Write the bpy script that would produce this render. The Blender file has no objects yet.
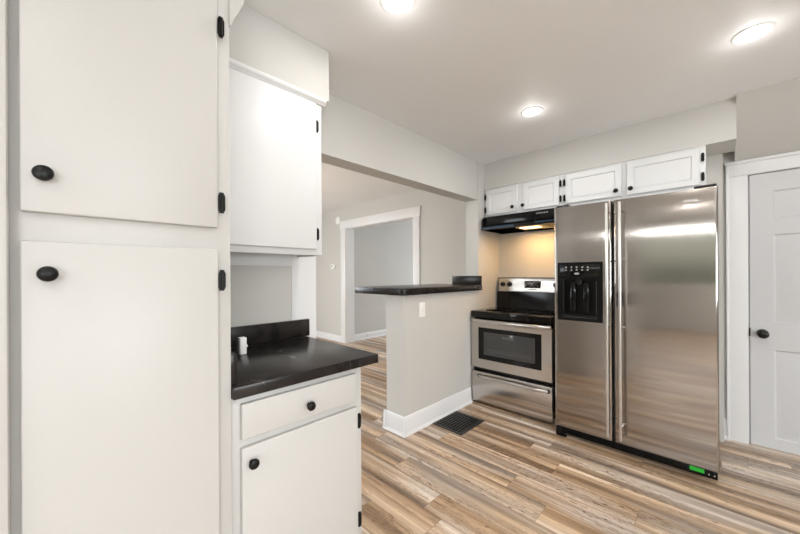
import bpy, bmesh, math, random
from mathutils import Vector, Matrix
random.seed(4)
scene = bpy.context.scene
COL = scene.collection

# ------------------------------------------------------------------ camera
F_PX, YAW, Y0, ROLL, CAM_H = 327.88, 44.266, 274.31, -0.313, 1.252
cam_d = bpy.data.cameras.new('camera'); cam = bpy.data.objects.new('camera', cam_d); COL.objects.link(cam)
cam_d.sensor_width = 36; cam_d.sensor_fit = 'HORIZONTAL'; cam_d.lens = F_PX / 800 * 36
cam_d.shift_y = (Y0 - 267) / 800; cam_d.clip_start = .02; cam_d.clip_end = 100
cam.location = (0, 0, CAM_H)
cam.matrix_world = (Matrix.Translation((0, 0, CAM_H)) @ Matrix.Rotation(math.radians(YAW), 4, 'Z')
                    @ Matrix.Rotation(math.radians(90), 4, 'X') @ Matrix.Rotation(math.radians(ROLL), 4, 'Z'))
scene.camera = cam
scene.view_settings.view_transform = 'Standard'
scene.view_settings.look = 'None'
scene.view_settings.gamma = 1
scene.view_settings.use_curve_mapping = False
scene.view_settings.exposure = 0.0

# ------------------------------------------------------------------ world, daylight and added unseen lights
w = bpy.data.worlds.new('world'); scene.world = w; w.use_nodes = True
wnt = w.node_tree; bg = wnt.nodes['Background']; bg.inputs[1].default_value = 1.0
_tc = wnt.nodes.new('ShaderNodeTexCoord'); _sp = wnt.nodes.new('ShaderNodeSeparateXYZ'); _rp = wnt.nodes.new('ShaderNodeValToRGB')
wnt.links.new(_tc.outputs['Generated'], _sp.inputs[0]); wnt.links.new(_sp.outputs[2], _rp.inputs[0]); wnt.links.new(_rp.outputs[0], bg.inputs[0])
_e = _rp.color_ramp.elements            # trees and lawn below, bright overcast sky above the tree line
_e[0].position = 0.0; _e[0].color = (.32, .33, .27, 1); _e[1].position = .15; _e[1].color = (5, 5.2, 5.4, 1)
for _p, _c in ((.045, (.75, .79, .66, 1)), (.09, (.95, 1.0, .90, 1)), (.125, (1.1, 1.15, 1.08, 1))):
    _n = _rp.color_ramp.elements.new(_p); _n.color = _c

def area(name, loc, rot, sx, sy, power, col=(1, 1, 1), shape='RECTANGLE'):
    d = bpy.data.lights.new(name, 'AREA'); d.shape = shape; d.size = sx
    if shape == 'RECTANGLE': d.size_y = sy
    d.energy = power; d.color = col
    o = bpy.data.objects.new(name, d); COL.objects.link(o); o.location = loc; o.rotation_euler = rot
    return o
R = math.radians
_d = bpy.data.lights.new('dining_warm_fill', 'POINT'); _d.energy = 34; _d.color = (1, .82, .64); _d.shadow_soft_size = .12  # added unseen point light, warms the dining wall and ceiling
_o = bpy.data.objects.new('dining_warm_fill', _d); COL.objects.link(_o); _o.location = (-4.2, 1.4, 1.95)
DAY = (.86, .93, 1.0)
area('daylight_kitchen_side_window', (3.70, .55, 1.35), (R(112), 0, R(90)), 1.5, 1.1, 75, (.93, .97, 1.0))
area('fridge_streak_strip', (.4, -4.12, 2.19), (R(90), 0, 0), 4.4, .045, 22, (.97, .99, 1.0))  # added thin strip light, makes the bright streak on the fridge
area('ceiling_fill_low', (3.70, -2.2, 1.2), (R(118), 0, R(90)), 1.6, 1.3, 85, (.93, .97, 1.0))  # added unseen fill, tilted up to brighten the kitchen ceiling
area('daylight_dining_window', (-6.98, .6, 1.5), (R(90), 0, R(-90)), 2.0, 1.3, 62, DAY)
area('daylight_dining_front_window', (-4.2, -2.38, 1.5), (R(90), 0, 0), 1.8, 1.3, 46, DAY)
area('daylight_hall_window', (-3.2, 7.58, 1.5), (R(90), 0, R(180)), 1.8, 1.3, 70, DAY)

# ------------------------------------------------------------------ mesh helpers
def BM(): return bmesh.new()
def box(bm, x0, x1, y0, y1, z0, z1, bev=0, seg=2):
    if x0 > x1: x0, x1 = x1, x0
    if y0 > y1: y0, y1 = y1, y0
    if z0 > z1: z0, z1 = z1, z0
    t = bmesh.new()
    bmesh.ops.create_cube(t, size=1)
    for v in t.verts:
        v.co = Vector((x0 + (v.co.x + .5) * (x1 - x0), y0 + (v.co.y + .5) * (y1 - y0), z0 + (v.co.z + .5) * (z1 - z0)))
    if bev > 0:
        bmesh.ops.bevel(t, geom=t.edges[:] , offset=bev, segments=seg, profile=.5, affect='EDGES')
    merge(bm, t)
def merge(bm, t):
    m = bpy.data.meshes.new('tmp'); t.to_mesh(m); t.free(); bm.from_mesh(m); bpy.data.meshes.remove(m)
def prism(bm, pts, axis, a, b, bev=0):
    """closed outline pts in the two other axes, extruded along axis from a to b"""
    def P(p, t):
        return {'x': (t, p[0], p[1]), 'y': (p[0], t, p[1]), 'z': (p[0], p[1], t)}[axis]
    t = bmesh.new()
    va = [t.verts.new(P(p, a)) for p in pts]; vb = [t.verts.new(P(p, b)) for p in pts]
    t.faces.new(va); t.faces.new(vb)
    n = len(pts)
    for i in range(n): t.faces.new((va[i], va[(i + 1) % n], vb[(i + 1) % n], vb[i]))
    bmesh.ops.recalc_face_normals(t, faces=t.faces[:])
    if bev > 0: bmesh.ops.bevel(t, geom=t.edges[:], offset=bev, segments=2, profile=.5, affect='EDGES')
    merge(bm, t)
def lathe(bm, org, axis, prof, seg=20, squash=None):
    """prof: list of (distance along axis, radius)"""
    a = Vector(axis).normalized()
    u = a.orthogonal().normalized()
    if abs(a.z) < .9: u = Vector((0, 0, 1)).cross(a).normalized()
    v = a.cross(u)
    su, sv = squash or (1, 1)
    t = bmesh.new(); rings = []
    for d, r in prof:
        if r <= 1e-6: rings.append([t.verts.new(Vector(org) + a * d)])
        else:
            rings.append([t.verts.new(Vector(org) + a * d + u * (r * su * math.cos(2 * math.pi * k / seg)) + v * (r * sv * math.sin(2 * math.pi * k / seg))) for k in range(seg)])
    for A, B in zip(rings, rings[1:]):
        for k in range(seg):
            j = (k + 1) % seg
            if len(A) == 1 and len(B) == 1: continue
            if len(A) == 1: t.faces.new((A[0], B[j], B[k]))
            elif len(B) == 1: t.faces.new((A[k], A[j], B[0]))
            else: t.faces.new((A[k], A[j], B[j], B[k]))
    if len(rings[0]) > 1: t.faces.new(rings[0])
    if len(rings[-1]) > 1: t.faces.new(rings[-1])
    bmesh.ops.recalc_face_normals(t, faces=t.faces[:])
    merge(bm, t)
def tube(bm, pts, r, seg=12, flat=1.0):
    pts = [Vector(p) for p in pts]; t = bmesh.new(); rings = []
    for i, p in enumerate(pts):
        d = (pts[min(i + 1, len(pts) - 1)] - pts[max(i - 1, 0)]).normalized()
        u = d.cross(Vector((0, 0, 1)))
        u = u.normalized() if u.length > .05 else Vector((1, 0, 0))
        v = d.cross(u).normalized()
        rings.append([t.verts.new(p + u * (r * math.cos(2 * math.pi * k / seg)) + v * (r * flat * math.sin(2 * math.pi * k / seg))) for k in range(seg)])
    for A, B in zip(rings, rings[1:]):
        for k in range(seg): t.faces.new((A[k], A[(k + 1) % seg], B[(k + 1) % seg], B[k]))
    t.faces.new(rings[0]); t.faces.new(rings[-1])
    bmesh.ops.recalc_face_normals(t, faces=t.faces[:])
    merge(bm, t)
def disc(bm, c, axis, r, h, seg=20): lathe(bm, c, axis, [(0, r), (h, r)], seg)

def world_origin(o):
    v = Vector(o.location)
    while o.parent: o = o.parent; v += Vector(o.location)
    return v
def obj(name, bm, mat, parent=None, org=None, label=None):
    """links the bmesh (built in world coordinates) as one object with its origin at org"""
    base = world_origin(parent) if parent else Vector((0, 0, 0))
    if org is None:
        if bm.verts:
            xs = [v.co for v in bm.verts]
            lo = Vector((min(c.x for c in xs), min(c.y for c in xs), min(c.z for c in xs)))
            hi = Vector((max(c.x for c in xs), max(c.y for c in xs), max(c.z for c in xs)))
            org = (lo + hi) / 2
            if not parent: org.z = lo.z
        else: org = base
    org = Vector(org)
    for v in bm.verts: v.co -= org
    m = bpy.data.meshes.new(name); bm.to_mesh(m); bm.free()
    m.materials.append(mat)
    for p in m.polygons: p.use_smooth = True
    m.set_sharp_from_angle(angle=math.radians(35))
    o = bpy.data.objects.new(name, m); COL.objects.link(o)
    if parent: o.parent = parent
    o.location = org - base
    if label: o['label'] = label
    return o
def thing(name, label, cat, loc, group=None):
    o = bpy.data.objects.new(name, None); COL.objects.link(o); o.location = loc; o.empty_display_size = .1
    o['label'] = label; o['category'] = cat
    if group: o['group'] = group
    return o
def tag(o, label, cat, group=None):
    o['label'] = label; o['category'] = cat
    if group: o['group'] = group
    return o
def struct(name, bm, mat, label=None, cat=None):
    o = obj(name, bm, mat); o['kind'] = 'structure'
    if label: o['label'] = label
    if cat: o['category'] = cat
    return o

# ------------------------------------------------------------------ materials
def nodes(name):
    m = bpy.data.materials.new(name); m.use_nodes = True
    nt = m.node_tree; return m, nt, nt.nodes['Principled BSDF']
def N(nt, t, **kw):
    n = nt.nodes.new(t)
    for k, v in kw.items():
        if k.startswith('i_'): n.inputs[k[2:]].default_value = v
        else: setattr(n, k, v)
    return n
def L(nt, a, b): nt.links.new(a, b)
def simple(name, col, rough=.5, metal=0, bump=0, bscale=60, stretch=(1, 1, 1), var=0, spec=.5, emis=None):
    m, nt, b = nodes(name)
    b.inputs['Base Color'].default_value = (*col, 1); b.inputs['Roughness'].default_value = rough
    b.inputs['Metallic'].default_value = metal; b.inputs['Specular IOR Level'].default_value = spec
    if emis:
        b.inputs['Emission Color'].default_value = (*emis[0], 1); b.inputs['Emission Strength'].default_value = emis[1]
    geo = N(nt, 'ShaderNodeNewGeometry'); mp = N(nt, 'ShaderNodeMapping'); mp.inputs['Scale'].default_value = stretch
    L(nt, geo.outputs['Position'], mp.inputs[0])
    nz = N(nt, 'ShaderNodeTexNoise'); nz.inputs['Scale'].default_value = bscale; nz.inputs['Detail'].default_value = 4
    L(nt, mp.outputs[0], nz.inputs['Vector'])
    if bump:
        bp = N(nt, 'ShaderNodeBump'); bp.inputs['Strength'].default_value = bump; bp.inputs['Distance'].default_value = .002
        L(nt, nz.outputs['Fac'], bp.inputs['Height']); L(nt, bp.outputs[0], b.inputs['Normal'])
    if var:
        n2 = N(nt, 'ShaderNodeTexNoise'); n2.inputs['Scale'].default_value = 2.2; n2.inputs['Detail'].default_value = 3
        L(nt, geo.outputs['Position'], n2.inputs['Vector'])
        rp = N(nt, 'ShaderNodeMapRange'); rp.inputs['To Min'].default_value = 1 - var; rp.inputs['To Max'].default_value = 1 + var
        L(nt, n2.outputs['Fac'], rp.inputs['Value'])
        hs = N(nt, 'ShaderNodeHueSaturation'); hs.inputs['Color'].default_value = (*col, 1)
        L(nt, rp.outputs[0], hs.inputs['Value']); L(nt, hs.outputs[0], b.inputs['Base Color'])
    return m
M_wall = simple('greige_wall_paint', (.555, .545, .518), .75, bump=.25, bscale=90, var=.02)
M_ceil = simple('ceiling_paint', (.87, .882, .89), .55, bump=.2, bscale=40, var=.02)
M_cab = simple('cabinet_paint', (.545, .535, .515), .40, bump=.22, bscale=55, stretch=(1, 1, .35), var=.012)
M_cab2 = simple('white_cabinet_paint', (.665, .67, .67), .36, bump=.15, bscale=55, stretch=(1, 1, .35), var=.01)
M_trim = simple('trim_paint', (.74, .745, .75), .35, bump=.08, bscale=60)
M_door = simple('door_paint', (.57, .575, .585), .4, bump=.08, bscale=60)
M_black = simple('black_knob_metal', (.004, .004, .004), .35, spec=.25)
M_bronze = simple('dark_bronze', (.018, .015, .013), .25, metal=.6)
M_enamel = simple('black_enamel', (.003, .003, .003), .12, spec=.3)
M_glass = simple('black_ceramic_glass', (.002, .002, .002), .06, spec=.35)
M_plast = simple('black_plastic', (.003, .003, .003), .3, spec=.2)
M_cavity = simple('dark_grey_plastic', (.01, .01, .011), .25, spec=.3)
M_gap = simple('recess_shade', (.001, .001, .001), .9, spec=.05)
M_white = simple('white_plastic', (.85, .85, .83), .3)
M_grey = simple('grey_plastic', (.35, .35, .34), .4)
M_ring = simple('burner_print', (.06, .06, .06), .3)
M_vent = simple('vent_metal', (.012, .012, .011), .35, spec=.5)
M_green = simple('green_sticker', (.015, .42, .03), .5)
M_blue = simple('blue_film', (.008, .033, .065), .35)
M_chrome = simple('chrome', (.75, .74, .72), .16, metal=1)
M_icon = simple('grey_icon_print', (.30, .30, .30), .5)
M_print = simple('dark_print', (.06, .055, .05), .5)
M_lens = simple('lamp_lens', (1, 1, 1), .4, emis=((1, .98, .95), 16))
M_warmlens = simple('hood_lamp_lens', (1, .9, .7), .4, emis=((1, .74, .38), 3))
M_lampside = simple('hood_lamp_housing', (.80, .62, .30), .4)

def steel(name, col, rough, vertical=True, dirt=0.0):
    m, nt, b = nodes(name)
    b.inputs['Metallic'].default_value = 1
    geo = N(nt, 'ShaderNodeNewGeometry'); mp = N(nt, 'ShaderNodeMapping')
    mp.inputs['Scale'].default_value = (420, 420, 3) if vertical else (3, 3, 420)
    L(nt, geo.outputs['Position'], mp.inputs[0])
    nz = N(nt, 'ShaderNodeTexNoise'); nz.inputs['Scale'].default_value = 1; nz.inputs['Detail'].default_value = 2
    L(nt, mp.outputs[0], nz.inputs['Vector'])
    bp = N(nt, 'ShaderNodeBump'); bp.inputs['Strength'].default_value = .0; bp.inputs['Distance'].default_value = .001
    L(nt, nz.outputs['Fac'], bp.inputs['Height']); L(nt, bp.outputs[0], b.inputs['Normal'])
    n2 = N(nt, 'ShaderNodeTexNoise'); n2.inputs['Scale'].default_value = 3; n2.inputs['Detail'].default_value = 4
    L(nt, geo.outputs['Position'], n2.inputs['Vector'])
    rr = N(nt, 'ShaderNodeMapRange'); rr.inputs['To Min'].default_value = rough - .01; rr.inputs['To Max'].default_value = rough + .01
    L(nt, n2.outputs['Fac'], rr.inputs['Value']); L(nt, rr.outputs[0], b.inputs['Roughness'])
    cr = N(nt, 'ShaderNodeMapRange'); cr.inputs['To Min'].default_value = .93; cr.inputs['To Max'].default_value = 1.06
    L(nt, nz.outputs['Fac'], cr.inputs['Value'])
    hs = N(nt, 'ShaderNodeHueSaturation'); hs.inputs['Color'].default_value = (*col, 1)
    L(nt, cr.outputs[0], hs.inputs['Value']); L(nt, hs.outputs[0], b.inputs['Base Color'])
    b.inputs['Anisotropic'].default_value = 1.0
    tg = N(nt, 'ShaderNodeTangent'); tg.direction_type = 'RADIAL'; tg.axis = 'Z' if vertical else 'X'
    L(nt, tg.outputs[0], b.inputs['Tangent'])
    b.inputs['Anisotropic Rotation'].default_value = 0.0
    return m
M_steel = steel('brushed_stainless', (.39, .358, .33), .12)
M_steel2 = steel('brushed_stainless_range', (.56, .525, .49), .22)
M_bar = simple('stainless_handle', (.60, .58, .555), .28, metal=1)

def laminate():
    m, nt, b = nodes('black_marble_laminate')
    geo = N(nt, 'ShaderNodeNewGeometry')
    n1 = N(nt, 'ShaderNodeTexNoise'); n1.inputs['Scale'].default_value = 5; n1.inputs['Detail'].default_value = 8; n1.inputs['Distortion'].default_value = 1.2
    L(nt, geo.outputs['Position'], n1.inputs['Vector'])
    r1 = N(nt, 'ShaderNodeValToRGB'); e = r1.color_ramp.elements
    e[0].position = .35; e[0].color = (.006, .005, .005, 1); e[1].position = .75; e[1].color = (.028, .023, .021, 1)
    L(nt, n1.outputs['Fac'], r1.inputs[0])
    # thin pale veins
    n2 = N(nt, 'ShaderNodeTexNoise'); n2.inputs['Scale'].default_value = 2.3; n2.inputs['Detail'].default_value = 3; n2.inputs['Distortion'].default_value = .8
    mp = N(nt, 'ShaderNodeMapping'); mp.inputs['Location'].default_value = (3.1, 7.7, 1.3); mp.inputs['Rotation'].default_value = (.3, .2, .9); mp.inputs['Scale'].default_value = (1, 2.2, 1)
    L(nt, geo.outputs['Position'], mp.inputs[0]); L(nt, mp.outputs[0], n2.inputs['Vector'])
    s = N(nt, 'ShaderNodeMath', operation='SUBTRACT'); s.inputs[1].default_value = .5; L(nt, n2.outputs['Fac'], s.inputs[0])
    a = N(nt, 'ShaderNodeMath', operation='ABSOLUTE'); L(nt, s.outputs[0], a.inputs[0])
    r2 = N(nt, 'ShaderNodeValToRGB'); e = r2.color_ramp.elements
    e[0].position = 0; e[0].color = (.4, .4, .4, 1); e[1].position = .0035; e[1].color = (0, 0, 0, 1)
    L(nt, a.outputs[0], r2.inputs[0])
    n3 = N(nt, 'ShaderNodeTexNoise'); n3.inputs['Scale'].default_value = 4; L(nt, geo.outputs['Position'], n3.inputs['Vector'])
    r3 = N(nt, 'ShaderNodeValToRGB'); e = r3.color_ramp.elements
    e[0].position = .56; e[0].color = (0, 0, 0, 1); e[1].position = .66; e[1].color = (1, 1, 1, 1); L(nt, n3.outputs['Fac'], r3.inputs[0])
    mu = N(nt, 'ShaderNodeMath', operation='MULTIPLY'); L(nt, r2.outputs[0], mu.inputs[0]); L(nt, r3.outputs[0], mu.inputs[1])
    mx = N(nt, 'ShaderNodeMix', data_type='RGBA'); L(nt, mu.outputs[0], mx.inputs[0]); L(nt, r1.outputs[0], mx.inputs[6]); mx.inputs[7].default_value = (.55, .52, .48, 1)
    L(nt, mx.outputs[2], b.inputs['Base Color'])
    b.inputs['Roughness'].default_value = .24; b.inputs['Specular IOR Level'].default_value = .3
    return m
M_lam = laminate()

def floor_mat():
    m, nt, b = nodes('wood_plank_floor')
    def math_(op, a, c=None):
        n = N(nt, 'ShaderNodeMath', operation=op)
        for i, v in enumerate((a, c)):
            if v is None: continue
            if isinstance(v, (int, float)): n.inputs[i].default_value = v
            else: L(nt, v, n.inputs[i])
        return n.outputs[0]
    def ramp(src, stops):
        n = N(nt, 'ShaderNodeValToRGB'); cr = n.color_ramp
        while len(cr.elements) < len(stops): cr.elements.new(.5)
        for e, (p, c) in zip(cr.elements, stops): e.position = p; e.color = (*c, 1)
        L(nt, src, n.inputs[0]); return n.outputs[0]
    geo = N(nt, 'ShaderNodeNewGeometry'); sp = N(nt, 'ShaderNodeSeparateXYZ'); L(nt, geo.outputs['Position'], sp.inputs[0])
    X, Y = sp.outputs[0], sp.outputs[1]
    v = math_('DIVIDE', math_('ADD', Y, 20.03), .156); row = math_('FLOOR', v); fv = math_('FRACT', v)
    wn = N(nt, 'ShaderNodeTexWhiteNoise', noise_dimensions='1D'); L(nt, row, wn.inputs['W'])
    u = math_('ADD', math_('DIVIDE', math_('ADD', X, 20), 1.22), math_('MULTIPLY', wn.outputs['Value'], 7.3))
    pl = math_('FLOOR', u); fu = math_('FRACT', u)
    cmb = N(nt, 'ShaderNodeCombineXYZ'); L(nt, row, cmb.inputs[0]); L(nt, pl, cmb.inputs[1])
    w2 = N(nt, 'ShaderNodeTexWhiteNoise', noise_dimensions='2D'); L(nt, cmb.outputs[0], w2.inputs['Vector'])
    rid = w2.outputs['Value']
    def nz(sx, sy, off, detail, dist=0):
        c = N(nt, 'ShaderNodeCombineXYZ')
        L(nt, math_('ADD', math_('MULTIPLY', X, sx), math_('MULTIPLY', rid, 91.0 + off)), c.inputs[0])
        L(nt, math_('MULTIPLY', Y, sy), c.inputs[1]); L(nt, math_('ADD', math_('MULTIPLY', rid, 57.0), off), c.inputs[2])
        n = N(nt, 'ShaderNodeTexNoise'); n.inputs['Scale'].default_value = 1; n.inputs['Detail'].default_value = detail; n.inputs['Distortion'].default_value = dist
        L(nt, c.outputs[0], n.inputs['Vector']); return n.outputs['Fac']
    band = nz(.45, 13, 3, 3.0, .3)
    tone = ramp(band, [(.30, (.20, .128, .076)), (.40, (.30, .198, .12)), (.49, (.44, .305, .19)), (.57, (.61, .45, .305)), (.68, (.82, .67, .51))])
    # plank to plank: warm tan, grey washed, brown
    pt = ramp(rid, [(0, (.84, .80, .76)), (.3, (.98, .95, .92)), (.55, (1.0, 1.0, 1.0)), (.8, (1.0, 1.02, 1.05)), (1, (.84, .82, .80))])
    mx = N(nt, 'ShaderNodeMix', data_type='RGBA', blend_type='MULTIPLY'); mx.inputs[0].default_value = 1
    L(nt, tone, mx.inputs[6]); L(nt, pt, mx.inputs[7])
    # grey washed planks
    gsel = ramp(nz(.9, 5, 41, 2, .2), [(.45, (0, 0, 0)), (.64, (.9, .9, .9))])
    hs = N(nt, 'ShaderNodeHueSaturation'); hs.inputs['Saturation'].default_value = .50; hs.inputs['Value'].default_value = 1.08; L(nt, mx.outputs[2], hs.inputs['Color'])
    mg = N(nt, 'ShaderNodeMix', data_type='RGBA'); L(nt, gsel, mg.inputs[0]); L(nt, mx.outputs[2], mg.inputs[6]); L(nt, hs.outputs[0], mg.inputs[7])
    grain = ramp(nz(5, 120, 11, 3), [(.3, (.80, .79, .78)), (.6, (1.05, 1.05, 1.05))])
    m2 = N(nt, 'ShaderNodeMix', data_type='RGBA', blend_type='MULTIPLY'); m2.inputs[0].default_value = 1
    L(nt, mg.outputs[2], m2.inputs[6]); L(nt, grain, m2.inputs[7])
    fleck = ramp(nz(9, 75, 23, 6, 2.6), [(.0, (.16, .11, .07)), (.40, (.32, .24, .17)), (.43, (1, 1, 1))])
    fmask = ramp(nz(1.7, 7, 67, 2, .5), [(.42, (.15, .15, .15)), (.58, (1, 1, 1))])
    m3 = N(nt, 'ShaderNodeMix', data_type='RGBA', blend_type='MULTIPLY'); L(nt, fmask, m3.inputs[0])
    L(nt, m2.outputs[2], m3.inputs[6]); L(nt, fleck, m3.inputs[7])
    ev = math_('MINIMUM', fv, math_('SUBTRACT', 1, fv)); eu = math_('MULTIPLY', math_('MINIMUM', fu, math_('SUBTRACT', 1, fu)), 6.8)
    seam = ramp(math_('MINIMUM', ev, eu), [(0, (.55, .5, .46)), (.010, (.82, .8, .78)), (.018, (1, 1, 1))])
    m4 = N(nt, 'ShaderNodeMix', data_type='RGBA', blend_type='MULTIPLY'); m4.inputs[0].default_value = .7
    L(nt, m3.outputs[2], m4.inputs[6]); L(nt, seam, m4.inputs[7])
    L(nt, m4.outputs[2], b.inputs['Base Color'])
    b.inputs['Roughness'].default_value = .42
    bp = N(nt, 'ShaderNodeBump'); bp.inputs['Strength'].default_value = .25; bp.inputs['Distance'].default_value = .001
    L(nt, nz(5, 120, 11, 3), bp.inputs['Height']); L(nt, bp.outputs[0], b.inputs['Normal'])
    return m
M_floor = floor_mat()

# ------------------------------------------------------------------ the room
CZ = 2.404      # kitchen ceiling
FZ = 2.49       # dining room ceiling
b = BM(); box(b, -7.0, 3.7, -4.2, 7.7, -.1, 0); struct('floor', b, M_floor)
b = BM(); box(b, -1.918, 3.7, -4.2, 3.62, CZ, CZ + .1); struct('ceiling', b, M_ceil)
b = BM(); box(b, -7.0, -1.918, -2.4, 3.6, FZ, FZ + .1); struct('ceiling_dining', b, M_ceil)
b = BM(); box(b, -5.1, -1.0, 3.6, 7.7, FZ + .0, FZ + .1); struct('ceiling_hall', b, M_ceil)

# left kitchen wall behind pantry and worktop
b = BM(); box(b, -1.90, -1.70, -.10, 1.032, 0, FZ); struct('wall_left', b, M_wall)
b = BM(); box(b, -1.90, -1.08, -.32, -.10, 0, FZ); box(b, -2.0, -1.90, -4.1, -.10, 0, FZ); struct('wall_left_rear', b, M_wall)
# half wall, stub wall and header form the opening to the dining room
b = BM(); box(b, -1.953, -1.755, 1.84, 2.96, 0, 1.088); struct('wall_half', b, M_wall)
b = BM(); box(b, -1.912, -1.765, 2.96, 3.60, 0, FZ); struct('wall_stub', b, M_wall)
b = BM(); box(b, -1.918, -1.774, 1.032, 2.96, 2.01, FZ); struct('wall_header', b, M_wall)
# kitchen back wall (appliances) and door wall
b = BM(); box(b, -1.765, .02, 3.40, 3.60, 0, CZ); struct('wall_back', b, M_wall)
DX0, DX1, DZ1 = .158, .925, 1.955
b = BM()
box(b, .02, DX0 - .004, 3.50, 3.60, 0, CZ); box(b, DX1 + .004, 3.6, 3.50, 3.60, 0, CZ); box(b, DX0 - .004, DX1 + .004, 3.50, 3.60, DZ1 + .006, CZ)
struct('wall_door', b, M_wall)
# sloped plaster above the door
b = BM(); prism(b, [(3.035, CZ), (3.06, CZ - .03), (3.485, 2.072), (3.50, 2.072), (3.50, CZ)], 'x', .083, 3.6); struct('wall_slope', b, M_wall)
# soffit above the appliance cabinets
b = BM(); box(b, -1.765, .083, 3.088, 3.40, 2.132, CZ); struct('wall_soffit', b, M_wall)
# soffit above the left wall cabinet
b = BM(); box(b, -1.70, -1.442, .3625, .962, 2.146, CZ, .002); struct('wall_soffit_left', b, M_wall)
# unseen walls of the kitchen, with window openings
def wall_y(name, x0, x1, y0, y1, ztop, wx0, wx1, wz0, wz1):
    b = BM(); box(b, x0, wx0, y0, y1, 0, ztop); box(b, wx1, x1, y0, y1, 0, ztop); box(b, wx0, wx1, y0, y1, 0, wz0); box(b, wx0, wx1, y0, y1, wz1, ztop)
    struct(name, b, M_wall)
def wall_x(name, x0, x1, y0, y1, ztop, wy0, wy1, wz0, wz1):
    b = BM(); box(b, x0, x1, y0, wy0, 0, ztop); box(b, x0, x1, wy1, y1, 0, ztop); box(b, x0, x1, wy0, wy1, 0, wz0); box(b, x0, x1, wy0, wy1, wz1, ztop)
    struct(name, b, M_wall)
wall_y('wall_rear', -1.90, 3.55, -4.1, -4.0, CZ, -1.75, 2.6, 1.0, 2.215)
wall_x('wall_right', 3.55, 3.65, -.75, 3.50, CZ, -.2, 1.3, .8, 1.9)
wall_x('wall_right_rear', 3.55, 3.65, -4.0, -.75, CZ, -3.0, -1.4, .55, 1.95)  # opening added to let the low fill light in
wall_x('wall_dining_left', -6.95, -6.85, -2.35, 3.60, FZ, -.4, 1.6, .85, 2.15)
wall_y('wall_dining_rear', -6.85, -1.90, -2.35, -2.25, FZ, -5.1, -3.3, .85, 2.15)
# dining room far wall with cased opening
b = BM()
box(b, -6.85, -4.885, 3.60, 3.76, 0, FZ); box(b, -3.205, -.9, 3.60, 3.76, 0, FZ); box(b, -4.885, -3.205, 3.60, 3.76, 2.105, FZ)
struct('wall_dining_far', b, M_wall)
b = BM(); box(b, -5.10, -4.95, 3.76, 7.6, 0, FZ); struct('wall_hall_left', b, M_wall)
b = BM(); box(b, -1.05, -.95, 3.76, 7.6, 0, FZ); struct('wall_hall_right', b, M_wall)
wall_y('wall_hall_far', -4.95, -1.05, 7.5, 7.6, FZ, -4.1, -2.3, .85, 2.15)

# cased opening trim
b = BM()
box(b, -5.02, -4.88, 3.578, 3.60, 0, 2.09, .004); box(b, -3.225, -3.10, 3.578, 3.60, 0, 2.09, .004)
box(b, -5.04, -3.08, 3.574, 3.60, 2.09, 2.225, .004); box(b, -5.045, -3.075, 3.568, 3.60, 2.215, 2.235, .004)
box(b, -4.885, -4.865, 3.60, 3.772, 0, 2.105); box(b, -3.225, -3.205, 3.60, 3.772, 0, 2.105); box(b, -4.865, -3.225, 3.60, 3.772, 2.085, 2.105)
struct('trim_1', b, M_trim)
def baseboard_profile(h=.145, t=.014):
    return [(0, 0), (t + .014, 0), (t + .013, .008), (t + .006, .018), (t, .022), (t, h - .022), (t - .003, h - .016), (t - .004, h - .006), (t - .009, h), (0, h)]
def base_run(name, axis, face, sgn, a, c, h=.145):
    """axis 'y': board runs along y on the plane x=face, growing sgn"""
    b = BM(); pr = [(face + sgn * p, z) for p, z in baseboard_profile(h)]
    if axis == 'y':
        prism(b, pr, 'y', a, c)
    else:
        prism(b, pr, 'x', a, c)
    return b
b = base_run('', 'y', -1.755, 1, 1.812, 2.775)
t = base_run('', 'x', 1.84, -1, -1.981, -1.727); merge(b, t)
t = base_run('', 'y', -1.953, -1, 1.812, 2.96); merge(b, t)
struct('baseboard_half_wall', b, M_trim)
b = base_run('', 'x', 3.60, -1, -6.85, -5.022, .11); struct('baseboard_dining', b, M_trim)
b = base_run('', 'y', -4.95, 1, 3.775, 7.5, .12); struct('baseboard_hall', b, M_trim)
b = base_run('', 'x', 3.50, -1, .02, .043, .145); struct('baseboard_right', b, M_trim)
b = base_run('', 'x', 3.60, -1, -3.098, -1.912, .11); struct('baseboard_dining_right', b, M_trim)

# white post at the end of the left wall, casing beside the pantry
b = BM(); box(b, -1.70, -1.696, .882, 1.032, 0, 2.01); box(b, -1.905, -1.70, 1.032, 1.036, 0, 2.01); struct('trim_2', b, M_trim)
b = BM(); box(b, -1.083, -1.045, -.225, -.080, 0, 2.25, .006); box(b, -1.045, -1.03, -.225, -.120, 0, 2.25, .005); struct('trim_3', b, M_cab)

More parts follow.
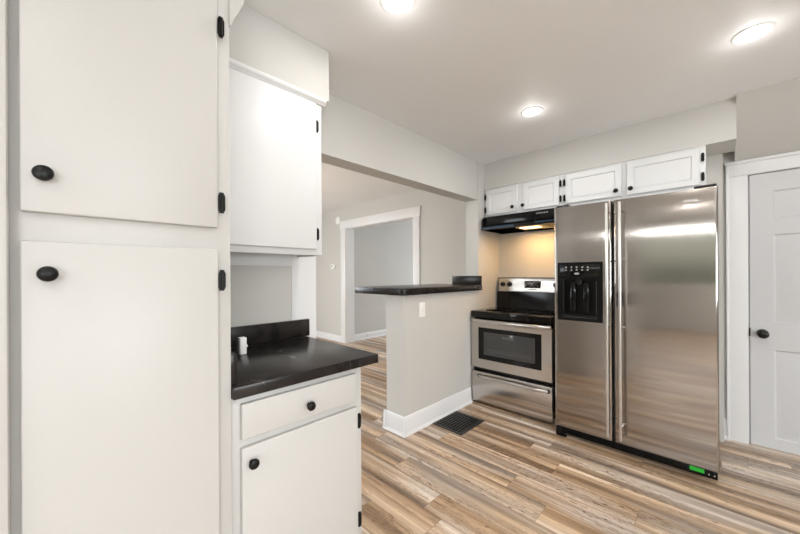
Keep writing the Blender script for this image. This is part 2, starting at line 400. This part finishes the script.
# kitchen door with six moulded panels, its casing
b = BM()
box(b, .043, DX0 - .008, 3.478, 3.50, 0, 1.962, .003); box(b, DX1 + .008, 1.04, 3.478, 3.50, 0, 1.962, .003)
box(b, .043, 1.04, 3.477, 3.50, 1.963, 2.060, .003); box(b, .030, 1.053, 3.466, 3.50, 2.050, 2.072, .004)
box(b, .036, .052, 3.470, 3.50, 0, 2.055, .003)
box(b, DX0 - .004, DX0 + .012, 3.53, 3.60, 0, DZ1 + .004); box(b, DX1 - .012, DX1 + .004, 3.53, 3.60, 0, DZ1 + .004); box(b, DX0, DX1, 3.53, 3.60, DZ1 - .012, DZ1 + .006)
struct('trim_4', b, M_trim)
def panel_front(bm, x0, x1, z0, z1, yf):
    """raised field panel set in a moulded recess, on the plane y=yf (front towards -y)"""
    rings = []
    for ins, dy in ((0, 0), (.010, .009), (.022, .009), (.048, .002)):
        rings.append([Vector((x, yf + dy, z)) for x, z in ((x0 + ins, z0 + ins), (x1 - ins, z0 + ins), (x1 - ins, z1 - ins), (x0 + ins, z1 - ins))])
    vs = [[bm.verts.new(p) for p in r] for r in rings]
    for A, B in zip(vs, vs[1:]):
        for k in range(4): bm.faces.new((A[k], A[(k + 1) % 4], B[(k + 1) % 4], B[k]))
    bm.faces.new(vs[-1])
door_b = BM()
y0, y1, yd = 3.486, 3.524, 3.505
cols = [(.272, .505), (.578, .812)]
rowsz = [(.080, .706), (.896, 1.520), (1.633, 1.829)]
box(door_b, DX0, DX1, yd, y1, .008, DZ1)
xs = [DX0, .272, .505, .578, .812, DX1]
for a, c in ((0, 1), (2, 3), (4, 5)): box(door_b, xs[a], xs[c], y0, yd, .008, DZ1)
zs = [.008, .080, .706, .896, 1.520, 1.633, 1.829, DZ1]
for cx in cols:
    for a, c in ((0, 1), (2, 3), (4, 5), (6, 7)): box(door_b, cx[0], cx[1], y0, yd, zs[a], zs[c])
    for rz in rowsz: panel_front(door_b, cx[0], cx[1], rz[0], rz[1], y0)
d1 = struct('door_1', door_b, M_door)
b = BM(); lathe(b, (.219, 3.486, .815), (0, -1, 0), [(0, .031), (.006, .030), (.010, .022), (.012, .012), (.030, .012), (.036, .024), (.048, .030), (.058, .028), (.063, .018), (.064, 0)], 24)
obj('door_knob', b, M_bronze, d1)
b = BM(); box(b, DX0 - .006, DX0 + .001, 3.470, 3.486, .79, .85, .002); obj('latch_plate', b, M_bronze, d1)

# ------------------------------------------------------------------ cabinet pieces
def knob(bm, p, axis, r=.0165):
    k = r / .0165
    lathe(bm, p, axis, [(0, .008 * k), (.003, .007 * k), (.006, .005 * k), (.012, .0055 * k), (.015, .012 * k), (.018, .0162 * k), (.022, r), (.026, .0145 * k), (.0285, .009 * k), (.0295, 0)], 20)
def hinge_x(bm, x, y, z, h=.058):
    """surface hinge on a door facing +x: leaf and barrel"""
    prism(bm, [(y - .010, z - h * .32), (y - .006, z - h * .5), (y + .004, z - h * .5), (y + .009, z - h * .32), (y + .009, z + h * .32), (y + .004, z + h * .5), (y - .006, z + h * .5), (y - .010, z + h * .32)], 'x', x, x + .0035)
    tube(bm, [(x + .005, y, z - h * .42), (x + .005, y, z + h * .42)], .0042, 10)
    for s in (-1, 1): lathe(bm, (x + .003, y - .004, z + s * h * .25), (1, 0, 0), [(0, .003), (.002, .0025), (.003, 0)], 8)
def hinge_y(bm, x, y, z, h=.06):
    prism(bm, [(x - .009, z - h * .32), (x - .005, z - h * .5), (x + .005, z - h * .5), (x + .009, z - h * .32), (x + .009, z + h * .32), (x + .005, z + h * .5), (x - .005, z + h * .5), (x - .009, z + h * .32)], 'y', y - .0035, y)
    tube(bm, [(x, y - .005, z - h * .42), (x, y - .005, z + h * .42)], .0042, 10)

# pantry cupboard
P0, P1, PF = -.098, .361, -1.085
pantry = thing('pantry_cabinet', 'tall white pantry cupboard with two flat doors beside the worktop', 'cupboard', (-1.39, .127, 0))
b = BM()
box(b, -1.698, -1.445, P0, P1, 0, 2.143); box(b, -1.445, PF, P0, P1, 0, CZ - .002, .002)
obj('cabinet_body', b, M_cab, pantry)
b = BM(); prism(b, [(P1, 2.025), (P1 + .006, 2.030), (P1 + .012, 2.050), (P1 + .030, 2.085), (P1 + .044, 2.120), (P1 + .048, 2.16), (P1, 2.16)], 'x', -1.43, PF + .002)
obj('crown_moulding', b, M_cab, pantry)
for nm, z0, z1, kz, ky, hz in (('upper', 1.3925, 2.20, 1.475, -.030, (1.993, 1.468)), ('lower', .10, 1.3295, 1.257, -.024, (1.237, .20))):
    b = BM(); box(b, PF + .001, -1.065, -.065, .3215, z0, z1, .004, 3)
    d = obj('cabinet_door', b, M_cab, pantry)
    b = BM(); lathe(b, (-1.065, ky, kz), (1, 0, 0), [(0, .009), (.003, .008), (.006, .006), (.012, .0065), (.015, .013), (.018, .0165), (.022, .017), (.026, .015), (.0285, .009), (.0295, 0)], 24)
    obj('knob', b, M_black, d)
    for z in hz:
        b = BM(); hinge_x(b, -1.066, .331, z, .062); obj('hinge', b, M_black, d)

# base cabinet
base = thing('base_cabinet', 'low white cabinet with one drawer and one door under the dark worktop', 'cabinet', (-1.4, .62, 0))
b = BM()
box(b, -1.695, -1.100, .3625, .886, 0, .866, .002)
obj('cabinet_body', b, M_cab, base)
b = BM(); box(b, -1.099, -1.080, .391, .846, .728, .842, .004, 3); dr = obj('drawer', b, M_cab, base)
b = BM(); knob(b, (-1.080, .625, .776), (1, 0, 0)); obj('knob', b, M_black, dr)
b = BM(); box(b, -1.099, -1.080, .391, .853, .115, .702, .004, 3); dd = obj('cabinet_door', b, M_cab, base)
b = BM(); knob(b, (-1.080, .420, .652), (1, 0, 0)); obj('knob', b, M_black, dd)
for z in (.640, .228):
    b = BM(); hinge_x(b, -1.085, .862, z, .062); obj('hinge', b, M_black, dd)

# worktop
wt = thing('worktop', 'black marbled laminate worktop with upstands on the low cabinet', 'worktop', (-1.38, .66, .866))
b = BM()
box(b, -1.694, -1.070, .3625, .960, .866, .905, .003, 2); obj('countertop', b, M_lam, wt)
b = BM(); box(b, -1.694, -1.675, .3625, .978, .906, 1.001, .002); obj('backsplash', b, M_lam, wt)
b = BM(); box(b, -1.674, -1.098, .3625, .384, .906, 1.003, .002); obj('side_splash', b, M_lam, wt)

# small plug-in box
pg = thing('plug_adapter', 'small white plug-in adapter standing at the back of the dark worktop', 'adapter', (-1.50, .565, .905))
b = BM(); box(b, -1.522, -1.490, .534, .562, .905, .979, .004, 2); obj('adapter_body', b, M_white, pg)
b = BM(); box(b, -1.515, -1.497, .5315, .534, .918, .965, .0008); obj('socket_face', b, M_grey, pg)
b = BM(); lathe(b, (-1.506, .562, .938), (0, 1, 0), [(0, .006), (.006, .006), (.008, .004)], 12); obj('button', b, M_white, pg)

# left wall cabinet
wc = thing('wall_cabinet', 'white wall cabinet with one flat door above the dark worktop', 'cabinet', (-1.58, .63, 1.35))
b = BM(); box(b, -1.699, -1.474, .3625, .927, 1.385, 2.129)
box(b, -1.474, -1.462, .3625, .927, 1.350, 2.129, .002)
box(b, -1.474, -1.699, .915, .927, 1.350, 1.40); box(b, -1.699, -1.684, .3625, .882, 1.300, 1.386)
obj('cabinet_body', b, M_cab2, wc)
b = BM(); box(b, -1.461, -1.444, 0.372, .888, 1.379, 2.112, .004, 3); d = obj('cabinet_door', b, M_cab2, wc)
for z in (2.003, 1.457):
    b = BM(); hinge_x(b, -1.460, .899, z, .062); obj('hinge', b, M_black, d)
b = BM(); prism(b, [(-1.462, 2.116), (-1.452, 2.117), (-1.448, 2.124), (-1.441, 2.128), (-1.436, 2.136), (-1.436, 2.1455), (-1.699, 2.1455), (-1.699, 2.130), (-1.462, 2.130)], 'y', .3625, .944); obj('moulding', b, M_cab2, wc)

# cabinets above the range and the fridge
def frame_door(bm, x0, x1, z0, z1, yf, th=.018, fw=.042):
    """frame and recessed panel door facing -y; front plane yf"""
    o = [(x0, z0), (x1, z0), (x1, z1), (x0, z1)]
    def ring(ins, dy): return [bm.verts.new((x + (ins if i in (0, 3) else -ins), yf + dy, z + (ins if i in (0, 1) else -ins))) for i, (x, z) in enumerate(o)]
    rs = [ring(0, th), ring(0, .004), ring(.004, 0), ring(fw, 0), ring(fw + .008, .008), ring(fw + .010, .006)]
    for A, B in zip(rs, rs[1:]):
        for k in range(4): bm.faces.new((A[k], A[(k + 1) % 4], B[(k + 1) % 4], B[k]))
    bm.faces.new(rs[-1]); bm.faces.new(rs[0])
    bmesh.ops.recalc_face_normals(bm, faces=bm.faces[:])
def top_cabinet(x0, x1, doors, label):
    t = thing('overhead_cabinet', label, 'cabinet', ((x0 + x1) / 2, 3.24, 1.832))
    b = BM(); box(b, x0, x1, 3.100, 3.398, 1.836, 2.130); box(b, x0, x1, 3.089, 3.100, 1.832, 2.130, .002)
    obj('cabinet_body', b, M_cab2, t)
    for dx0, dx1, kx, hx in doors:
        b = BM(); frame_door(b, dx0, dx1, 1.860, 2.112, 3.070); d = obj('cabinet_door', b, M_cab2, t)
        b = BM(); knob(b, (kx, 3.070, 1.905), (0, -1, 0), .0175); obj('knob', b, M_black, d)
        for z in (2.047, 1.913):
            b = BM(); hinge_y(b, hx, 3.073, z); obj('hinge', b, M_black, d)
top_cabinet(-1.760, -.990, [(-1.735, -1.405, -1.446, -1.746), (-1.345, -1.018, -1.342, -1.006)], 'small white two-door cabinet above the black hood')
top_cabinet(-.989, -.066, [(-.962, -.550, -.586, -.974), (-.517, -.093, -.490, -.080)], 'wider white two-door cabinet above the steel fridge')

# ------------------------------------------------------------------ range hood
hood = thing('range_hood', 'black range hood with lit lamp under the small cabinets', 'range hood', (-1.37, 3.2, 1.69))
HX0, HX1 = -1.742, -.992
b = BM()
box(b, HX0, HX1, 3.02, 3.04, 1.745, 1.831, .003)                     # front fascia
box(b, HX0, HX1, 3.04, 3.395, 1.815, 1.831)                         # top
box(b, HX0, HX0 + .012, 2.995, 3.395, 1.695, 1.815); box(b, HX1 - .012, HX1, 2.995, 3.395, 1.695, 1.815)
box(b, HX0, HX1, 3.383, 3.395, 1.690, 1.815)
prism(b, [(3.02, 1.750), (2.990, 1.725), (2.990, 1.700), (3.00, 1.697), (3.01, 1.722), (3.04, 1.75)], 'x', HX0, HX1)
obj('hood_shell', b, M_enamel, hood)
b = BM(); box(b, HX0 + .014, -1.43, 3.03, 3.38, 1.735, 1.740)
for k in range(12): box(b, HX0 + .03 + k * .022, HX0 + .038 + k * .022, 3.05, 3.36, 1.730, 1.735)
obj('grease_filter', b, M_cavity, hood)
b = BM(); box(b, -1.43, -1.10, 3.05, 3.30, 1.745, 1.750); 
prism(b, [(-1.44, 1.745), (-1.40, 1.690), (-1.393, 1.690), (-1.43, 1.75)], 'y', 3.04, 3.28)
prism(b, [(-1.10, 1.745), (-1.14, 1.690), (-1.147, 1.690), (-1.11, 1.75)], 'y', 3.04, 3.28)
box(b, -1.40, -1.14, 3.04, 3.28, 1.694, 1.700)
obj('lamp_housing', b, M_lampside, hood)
b = BM(); box(b, -1.37, -1.20, 3.05, 3.15, 1.686, 1.694, .002); obj('lamp_lens', b, M_warmlens, hood)
b = BM(); prism(b, [(2.9895, 1.724), (2.9885, 1.700), (2.9875, 1.700), (2.9885, 1.724)], 'x', HX0, -1.40); box(b, HX0, HX0 + .09, 2.945, 2.989, 1.6995, 1.701)
obj('protective_film', b, M_blue, hood, label='strip of blue protective film along the left rim')
b = BM(); prism(b, [(2.9895, 1.726), (2.9885, 1.714), (2.9875, 1.714), (2.9885, 1.726)], 'x', -1.20, -1.02)
obj('protective_film', b, M_blue, hood, label='short strip of blue protective film at the right')
b = BM(); box(b, -1.205, -1.085, 3.0185, 3.0205, 1.790, 1.814)
obj('control_panel', b, M_cavity, hood)
b = BM()
for k in range(9): box(b, -1.198 + k * .012, -1.191 + k * .012, 3.0178, 3.0185, 1.796 + (k % 2) * .002, 1.808)
obj('control_print', b, M_icon, hood)
area('hood_lamp', (-1.27, 3.16, 1.680), (0, 0, 0), .34, .20, 4.6, (1, .58, .22))

# ------------------------------------------------------------------ range
rg = thing('electric_range', 'stainless steel electric range with black glass cooktop beside the fridge', 'range', (-1.36, 3.07, 0))
RX0, RX1, RF = -1.737, -.984, 2.78
b = BM()
box(b, RX0, RX1, RF + .045, 3.36, .045, .855)
box(b, RX0 + .03, RX1 - .03, RF + .06, 3.30, .02, .05)
for fx in (RX0 + .05, RX1 - .05):
    for fy in (RF + .09, 3.27): disc(b, (fx, fy, 0), (0, 0, 1), .02, .03, 12)
obj('range_body', b, M_enamel, rg)
b = BM(); box(b, RX0 - .003, RX1 + .003, RF - .012, 3.285, .832, .896, .010, 3); ck = obj('cooktop', b, M_glass, rg)
for bx, by, br in ((-1.55, 2.93, .10), (-1.17, 2.93, .08), (-1.55, 3.15, .08), (-1.17, 3.15, .10)):
    for q in (br, br * .62):
        b = BM(); lathe(b, (bx, by, .8962), (0, 0, 1), [(0, q), (.0004, q), (.0004, q - .002), (0, q - .002)], 40)
        obj('burner_ring', b, M_ring, ck)
# oven door: stainless frame with black window
b = BM()
wx0, wx1, wz0, wz1 = -1.662, -1.066, .440, .742
z0, z1 = .357, .800
for (a, c, e, g) in ((RX0, wx0, z0, z1), (wx1, RX1, z0, z1), (wx0, wx1, z0, wz0), (wx0, wx1, wz1, z1)):
    box(b, a, c, RF, RF + .022, e, g)
box(b, RX0, RX1, RF + .022, RF + .044, z0, z1)
od = obj('oven_door', b, M_steel2, rg)
b = BM(); box(b, wx0, wx1, RF + .003, RF + .010, wz0, wz1); obj('window_frame', b, M_enamel, od)
b = BM(); box(b, wx0 + .055, wx1 - .055, RF + .001, RF + .004, wz0 + .045, wz1 - .040, .002)
gl = simple('oven_glass', (.055, .055, .055), .10); obj('oven_window', b, gl, od)
b = BM(); box(b, -1.42, -1.31, RF - .0002, RF + .0012, .655, .675)
for k in range(3): box(b, wx0 + .09, wx1 - .09, RF + .0002, RF + .0012, .52 + k * .012, .5215 + k * .012)
obj('rack_glint_strips', b, simple('rack_glint', (.09, .09, .09), .3), od)  # pale strips paint the rack's glint onto the oven glass
b = BM(); pts = []
n = 24
for i in range(n + 1):
    s = i / n; x = RX0 + .012 + s * (RX1 - RX0 - .024)
    y = RF - .045 + .038 * abs(2 * s - 1) ** 6
    pts.append((x, y, .808))
tube(b, pts, .0125, 12, 1.35); box(b, RX0 + .004, RX0 + .03, RF - .012, RF + .006, .792, .824, .004); box(b, RX1 - .03, RX1 - .004, RF - .012, RF + .006, .792, .824, .004)
obj('handle', b, M_bar, od)
b = BM(); box(b, RX0, RX1, RF + .002, RF + .044, .030, .316, .004, 2); dw = obj('warming_drawer', b, M_steel2, rg)
b = BM(); pts = []
for i in range(n + 1):
    s = i / n; x = -1.655 + s * .640
    pts.append((x, RF - .040 + .036 * abs(2 * s - 1) ** 5, .279 + .010 * (1 - (2 * s - 1) ** 2)))
tube(b, pts, .0095, 12, 1.2); obj('handle', b, M_bar, dw)
for x in (-1.655, -1.015):
    b = BM(); lathe(b, (x, RF + .002, .279), (0, -1, 0), [(0, .017), (.010, .016), (.013, .010)], 14); obj('handle_mount', b, M_black, dw)
# backguard
b = BM(); box(b, RX0 + .004, RX1 - .004, 3.315, 3.375, .855, 1.212, .006, 2); prism(b, [(3.285, .896), (3.315, .896), (3.315, 1.06), (3.300, 1.06)], 'x', RX0 + .004, RX1 - .004)
bgd = obj('backguard', b, M_enamel, rg)
b = BM(); prism(b, [(3.298, 1.066), (3.316, 1.060), (3.322, 1.202), (3.312, 1.202), (3.300, 1.080)], 'x', RX0 + .018, RX1 - .018)
cp = obj('control_panel', b, M_steel2, bgd)
for x in (-1.672, -1.597, -1.128, -1.054):
    b = BM(); lathe(b, (x, 3.303, 1.140), (0, -1, .05), [(0, .025), (.004, .025), (.006, .021), (.020, .019), (.022, .015), (.022, 0)], 20); box(b, x - .004, x + .004, 3.272, 3.284, 1.122, 1.158, .001)
    obj('knob', b, M_black, cp)
b = BM(); box(b, -1.432, -1.275, 3.2965, 3.304, 1.106, 1.177, .002); dp = obj('display', b, M_glass, cp)
b = BM()
for r_, zz in enumerate((1.160, 1.143, 1.126)):
    for k in range(7): 
        if (k + r_) % 4 != 3: box(b, -1.422 + k * .020, -1.411 + k * .020, 3.2958, 3.2965, zz, zz + .006)
obj('display_print', b, M_icon, dp)
b = BM()
for k in range(9): box(b, -1.392 + k * .0085, -1.387 + k * .0085, 3.2975, 3.3000, 1.088, 1.094)
obj('maker_print', b, M_print, cp)

# ------------------------------------------------------------------ refrigerator
fr = thing('refrigerator', 'side-by-side stainless steel refrigerator with black ice dispenser', 'refrigerator', (-.46, 3.02, 0))
FX0, FX1, FF, FB, FT = -.918, -.004, 2.65, 2.715, 1.755
FM0, FM1 = -.536, -.523
b = BM(); box(b, FX0 + .004, FX1 - .004, FB + .008, 3.38, .06, FT - .012, .004)
for fx in (FX0 + .07, FX1 - .07):
    for fy in (FB + .1, 3.28): disc(b, (fx, fy, 0), (0, 0, 1), .022, .06, 12)
M_side = simple('grey_fridge_case', (.20, .20, .195), .45)
obj('fridge_case', b, M_side, fr)
def rounded_door(bm, x0, x1, z0, z1, hole=None, r=.014):
    """door slab with rounded vertical front edges and an optional through hole"""
    def column(a, c, zz0, zz1, rl, rr):
        pts = []
        if rl:
            for k in range(6):
                t = math.pi / 2 * k / 5; pts.append((a + rl - rl * math.cos(t), FF + rl - rl * math.sin(t)))
        else: pts.append((a, FF))
        if rr:
            for k in range(6):
                t = math.pi / 2 * (1 - k / 5); pts.append((c - rr + rr * math.cos(t), FF + rr - rr * math.sin(t)))
        else: pts.append((c, FF))
        pts += [(c, FB), (a, FB)]
        prism(bm, pts, 'z', zz0, zz1)
    if not hole: column(x0, x1, z0, z1, r, r)
    else:
        hx0, hx1, hz0, hz1 = hole
        column(x0, hx0, z0, z1, r, 0); column(hx1, x1, z0, z1, 0, r)
        column(hx0, hx1, z0, hz0, 0, 0); column(hx0, hx1, hz1, z1, 0, 0)
b = BM(); rounded_door(b, FX0, FM0, .088, FT, (-.882, -.597, .908, 1.326)); ld = obj('freezer_door', b, M_steel, fr)
b = BM(); rounded_door(b, FM1, FX1, .088, FT); rd = obj('fridge_door', b, M_steel, fr)
# long bar handles with four posts
for x, par, px in ((-.552, ld, -.552), (-.477, rd, -.477)):
    b = BM(); tube(b, [(x, 2.588, .130), (x, 2.588, 1.728)], .0090, 16); hd = obj('handle', b, M_bar, par)
    for z in (1.672, 1.335, .880, .215):
        b = BM(); tube(b, [(x, 2.588, z), (x, 2.652, z)], .0065, 10)
        obj('handle_post', b, M_chrome, hd)
# dispenser
DXA, DXB, DZA, DZB = -.890, -.589, .900, 1.334
b = BM()
cx0, cx1, cz0, cz1 = -.857, -.622, .938, 1.205
for (a, c, e, g) in ((DXA, cx0, DZA, DZB), (cx1, DXB, DZA, DZB), (cx0, cx1, DZA, cz0), (cx0, cx1, cz1, DZB)):
    box(b, a, c, FF - .006, FF + .004, e, g)
box(b, -.880, -.599, FF + .050, FF + .058, .910, 1.324)
box(b, cx0 - .008, cx0, FF + .004, FF + .052, cz0, cz1); box(b, cx1, cx1 + .008, FF + .004, FF + .052, cz0, cz1)
box(b, cx0, cx1, FF + .004, FF + .052, cz1, cz1 + .008); box(b, cx0, cx1, FF + .004, FF + .052, cz0 - .008, cz0)
ds = obj('dispenser', b, M_plast, ld)
b = BM(); box(b, -.872, -.607, FF - .008, FF - .006, 1.232, 1.318, .001); pn = obj('control_panel', b, M_enamel, ds)
for k, x in enumerate((-.828, -.791, -.755, -.718, -.682)):
    b = BM(); lathe(b, (x, FF - .008, 1.297), (0, -1, 0), [(0, .0065), (.0006, .0065)], 12); obj('button_print', b, M_icon, pn)
    b = BM(); box(b, x - .0055, x + .0055, FF - .0086, FF - .008, 1.272, 1.281); obj('button_print', b, M_icon, pn)
b = BM(); lathe(b, (-.755, FF - .008, 1.250), (0, -1, 0), [(0, .014), (.001, .013)], 20, (1.3, .55)); obj('emblem', b, M_grey, pn)
for x in (-.790, -.700):
    b = BM(); prism(b, [(x - .016, .958), (x + .016, .958), (x + .022, 1.06), (x + .016, 1.185), (x - .016, 1.185), (x - .022, 1.06)], 'y', FF + .022, FF + .032, .003); obj('paddle', b, M_enamel, ds)
b = BM(); lathe(b, (-.745, FF + .028, 1.205), (0, 0, -1), [(0, .026), (.035, .022), (.04, .016)], 16); obj('spout', b, M_cavity, ds)
b = BM(); box(b, -.855, -.624, FF - .004, FF + .048, .938, .946, .002)
for k in range(9): box(b, -.845 + k * .025, -.835 + k * .025, FF, FF + .044, .946, .948)
obj('drip_tray', b, M_cavity, ds)
b = BM()
for xx, ww in ((-.851, .003), (-.630, .003)): box(b, xx, xx + ww, FF - .0065, FF - .0060, .96, 1.195)
box(b, -.850, -.626, FF - .0065, FF - .0060, .925, .929)
obj('trim_line', b, simple('dark_grey_edge', (.06, .06, .06), .35), ds)
# badge, hinge covers, kick grille and stickers
b = BM()
ws = [.006, .003, .005, .006, .003, .006, .005, .003, .005, .006]; x = -.155
box(b, -.157, -.088, FF - .0012, FF, 1.681, 1.684)
for wdt in ws: box(b, x, x + wdt * .8, FF - .0022, FF, 1.684, 1.696); x += wdt + .0016
obj('badge', b, M_chrome, rd)
for a, c in ((-.11, -.010), (FX0 + .01, FX0 + .09)):
    b = BM(); prism(b, [(2.665, FT + .001), (2.80, FT + .001), (2.80, FT + .026), (2.70, FT + .026), (2.672, FT + .012)], 'x', a, c, .002); obj('hinge_cover', b, M_plast, fr)
b = BM(); box(b, FX0 + .012, FX1 - .008, 2.672, 2.70, .030, .086, .003)
for k in range(5): box(b, FX0 + .05, FX1 - .22, 2.668, 2.674, .038 + k * .009, .042 + k * .009)
gr = obj('kick_grille', b, M_plast, fr)
b = BM(); box(b, -.136, -.070, 2.6690, 2.6715, .050, .074); obj('sticker', b, M_green, gr, label='green rectangular sticker')
for x in (-.050, -.026):
    b = BM(); lathe(b, (x, 2.672, .052), (0, -1, 0), [(0, .005), (.002, .004), (.003, 0)], 10); obj('screw', b, M_chrome, gr)
b = BM(); box(b, FX0 + .002, FX0 + .05, 2.665, 2.70, 0, .075, .006); box(b, FX0 + .05, FX0 + .075, 2.668, 2.69, 0, .03, .004); obj('roller_cover', b, M_plast, fr)

# ------------------------------------------------------------------ bar top
bar = thing('bar_top', 'thick black marbled bar top with rounded corner on the half wall', 'bar top', (-2.0, 2.38, 1.088))
pts = [(-2.315, 2.955), (-2.315, 1.802)]
cx, cy, rr = -1.765, 1.847, .045
for k in range(7):
    t = -math.pi / 2 + math.pi / 2 * k / 6; pts.append((cx + rr * math.cos(t), cy + rr * math.sin(t)))
pts += [(-1.72, 2.955)]
b = BM(); prism(b, pts, 'z', 1.088, 1.142, .003); obj('bar_slab', b, M_lam, bar)
b = BM(); box(b, -2.07, -1.722, 2.930, 2.954, 1.1425, 1.232, .002); obj('backsplash', b, M_lam, bar)

# ------------------------------------------------------------------ small fittings
sw = thing('light_switch', 'white rocker switch plate on the half wall below the bar top', 'light switch', (-1.753, 2.055, .90))
b = BM(); box(b, -1.7545, -1.749, 2.018, 2.092, .900, 1.020, .002); obj('switch_plate', b, M_white, sw)
b = BM(); prism(b, [(2.050, .945), (2.060, .945), (2.060, .975), (2.050, .975)], 'x', -1.749, -1.742, .001); obj('toggle', b, M_white, sw)

vt = thing('floor_vent', 'black metal floor register beside the half wall and range', 'floor vent', (-1.58, 2.32, 0))
vx0, vx1, vy0, vy1 = -1.722, -1.437, 2.147, 2.492
b = BM()
for (a, c, e, g) in ((vx0, vx0 + .022, vy0, vy1), (vx1 - .022, vx1, vy0, vy1), (vx0 + .022, vx1 - .022, vy0, vy0 + .022), (vx0 + .022, vx1 - .022, vy1 - .022, vy1)):
    box(b, a, c, e, g, 0, .006)
obj('vent_frame', b, M_vent, vt)
b = BM()
box(b, vx0 + .022, vx1 - .022, vy0 + .022, vy1 - .022, 0, .001); obj('vent_shade_sheet', b, M_gap, vt)  # near-black sheet on the floor stands in for shade below the louvres
b = BM()
for k in range(9):
    x = vx0 + .034 + k * .0262; box(b, x, x + .012, vy0 + .022, vy1 - .022, .002, .0058)
for k in range(5):
    y = vy0 + .06 + k * .055; box(b, vx0 + .022, vx1 - .022, y, y + .005, .001, .005)
obj('louvre_grille', b, M_vent, vt)

th = thing('thermostat', 'small white thermostat on the dining room wall left of the opening', 'thermostat', (-5.28, 3.59, 1.36))
b = BM(); box(b, -5.335, -5.225, 3.572, 3.599, 1.360, 1.450, .006, 2); tb = obj('thermostat_body', b, M_white, th)
b = BM(); box(b, -5.315, -5.265, 3.5705, 3.5722, 1.400, 1.428); obj('screen', b, M_grey, tb)
b = BM(); lathe(b, (-5.11, 3.599, 2.262), (0, -1, 0), [(0, .072), (.012, .072), (.022, .064), (.027, .03), (.028, 0)], 28)
tag(obj('alarm_disc', b, M_white), 'round white alarm disc at the corner of the white opening trim', 'alarm')
ol = thing('power_outlet', 'small white power outlet low on the far room baseboard', 'outlet', (-4.93, 4.15, .05))
b = BM(); box(b, -4.9355, -4.930, 4.12, 4.20, .040, .095, .001); op = obj('outlet_plate', b, M_white, ol)
b = BM(); box(b, -4.930, -4.929, 4.135, 4.150, .055, .080); box(b, -4.930, -4.929, 4.170, 4.185, .055, .080); obj('socket', b, M_grey, op)

# recessed ceiling lights
def ceiling_light(x, y, label):
    t = thing('recessed_light', label, 'ceiling light', (x, y, CZ), 'recessed ceiling lights')
    b = BM(); lathe(b, (x, y, CZ), (0, 0, -1), [(0, .073), (.004, .072), (.006, .067), (.004, .060), (0, .059)], 32); obj('trim_ring', b, M_white, t)
    b = BM(); lathe(b, (x, y, CZ), (0, 0, -1), [(0, .058), (.003, .058)], 32); obj('lens', b, M_lens, t)
    return t
proto = ceiling_light(-.95, 2.327, 'recessed ceiling light nearest the corner above the range')
def copy_light(x, y, label):
    r = proto.copy(); COL.objects.link(r); r.location = (x, y, CZ); r['label'] = label
    for ch in proto.children:
        c = ch.copy(); COL.objects.link(c); c.parent = r
    return r
copy_light(-.965, .985, 'recessed ceiling light cut by the top edge near the left wall cabinet')
copy_light(.118, 2.322, 'recessed ceiling light in front of the white door')
for x, y in ((-.95, 2.327), (-.965, .985), (.118, 2.322), (1.2, .985), (1.2, 2.322), (.1, -.5), (1.2, -.5), (.1, -2.2), (1.8, -2.2)):
    area('recessed_lamp', (x, y, CZ - .008), (0, 0, 0), .11, .11, 5, (1, .975, .94), 'DISK')
    gd = bpy.data.lights.new('recessed_glow', 'POINT'); gd.energy = .55; gd.shadow_soft_size = .04; gd.color = (1, .98, .95)
    go = bpy.data.objects.new('recessed_glow', gd); COL.objects.link(go); go.location = (x, y, CZ - .06)
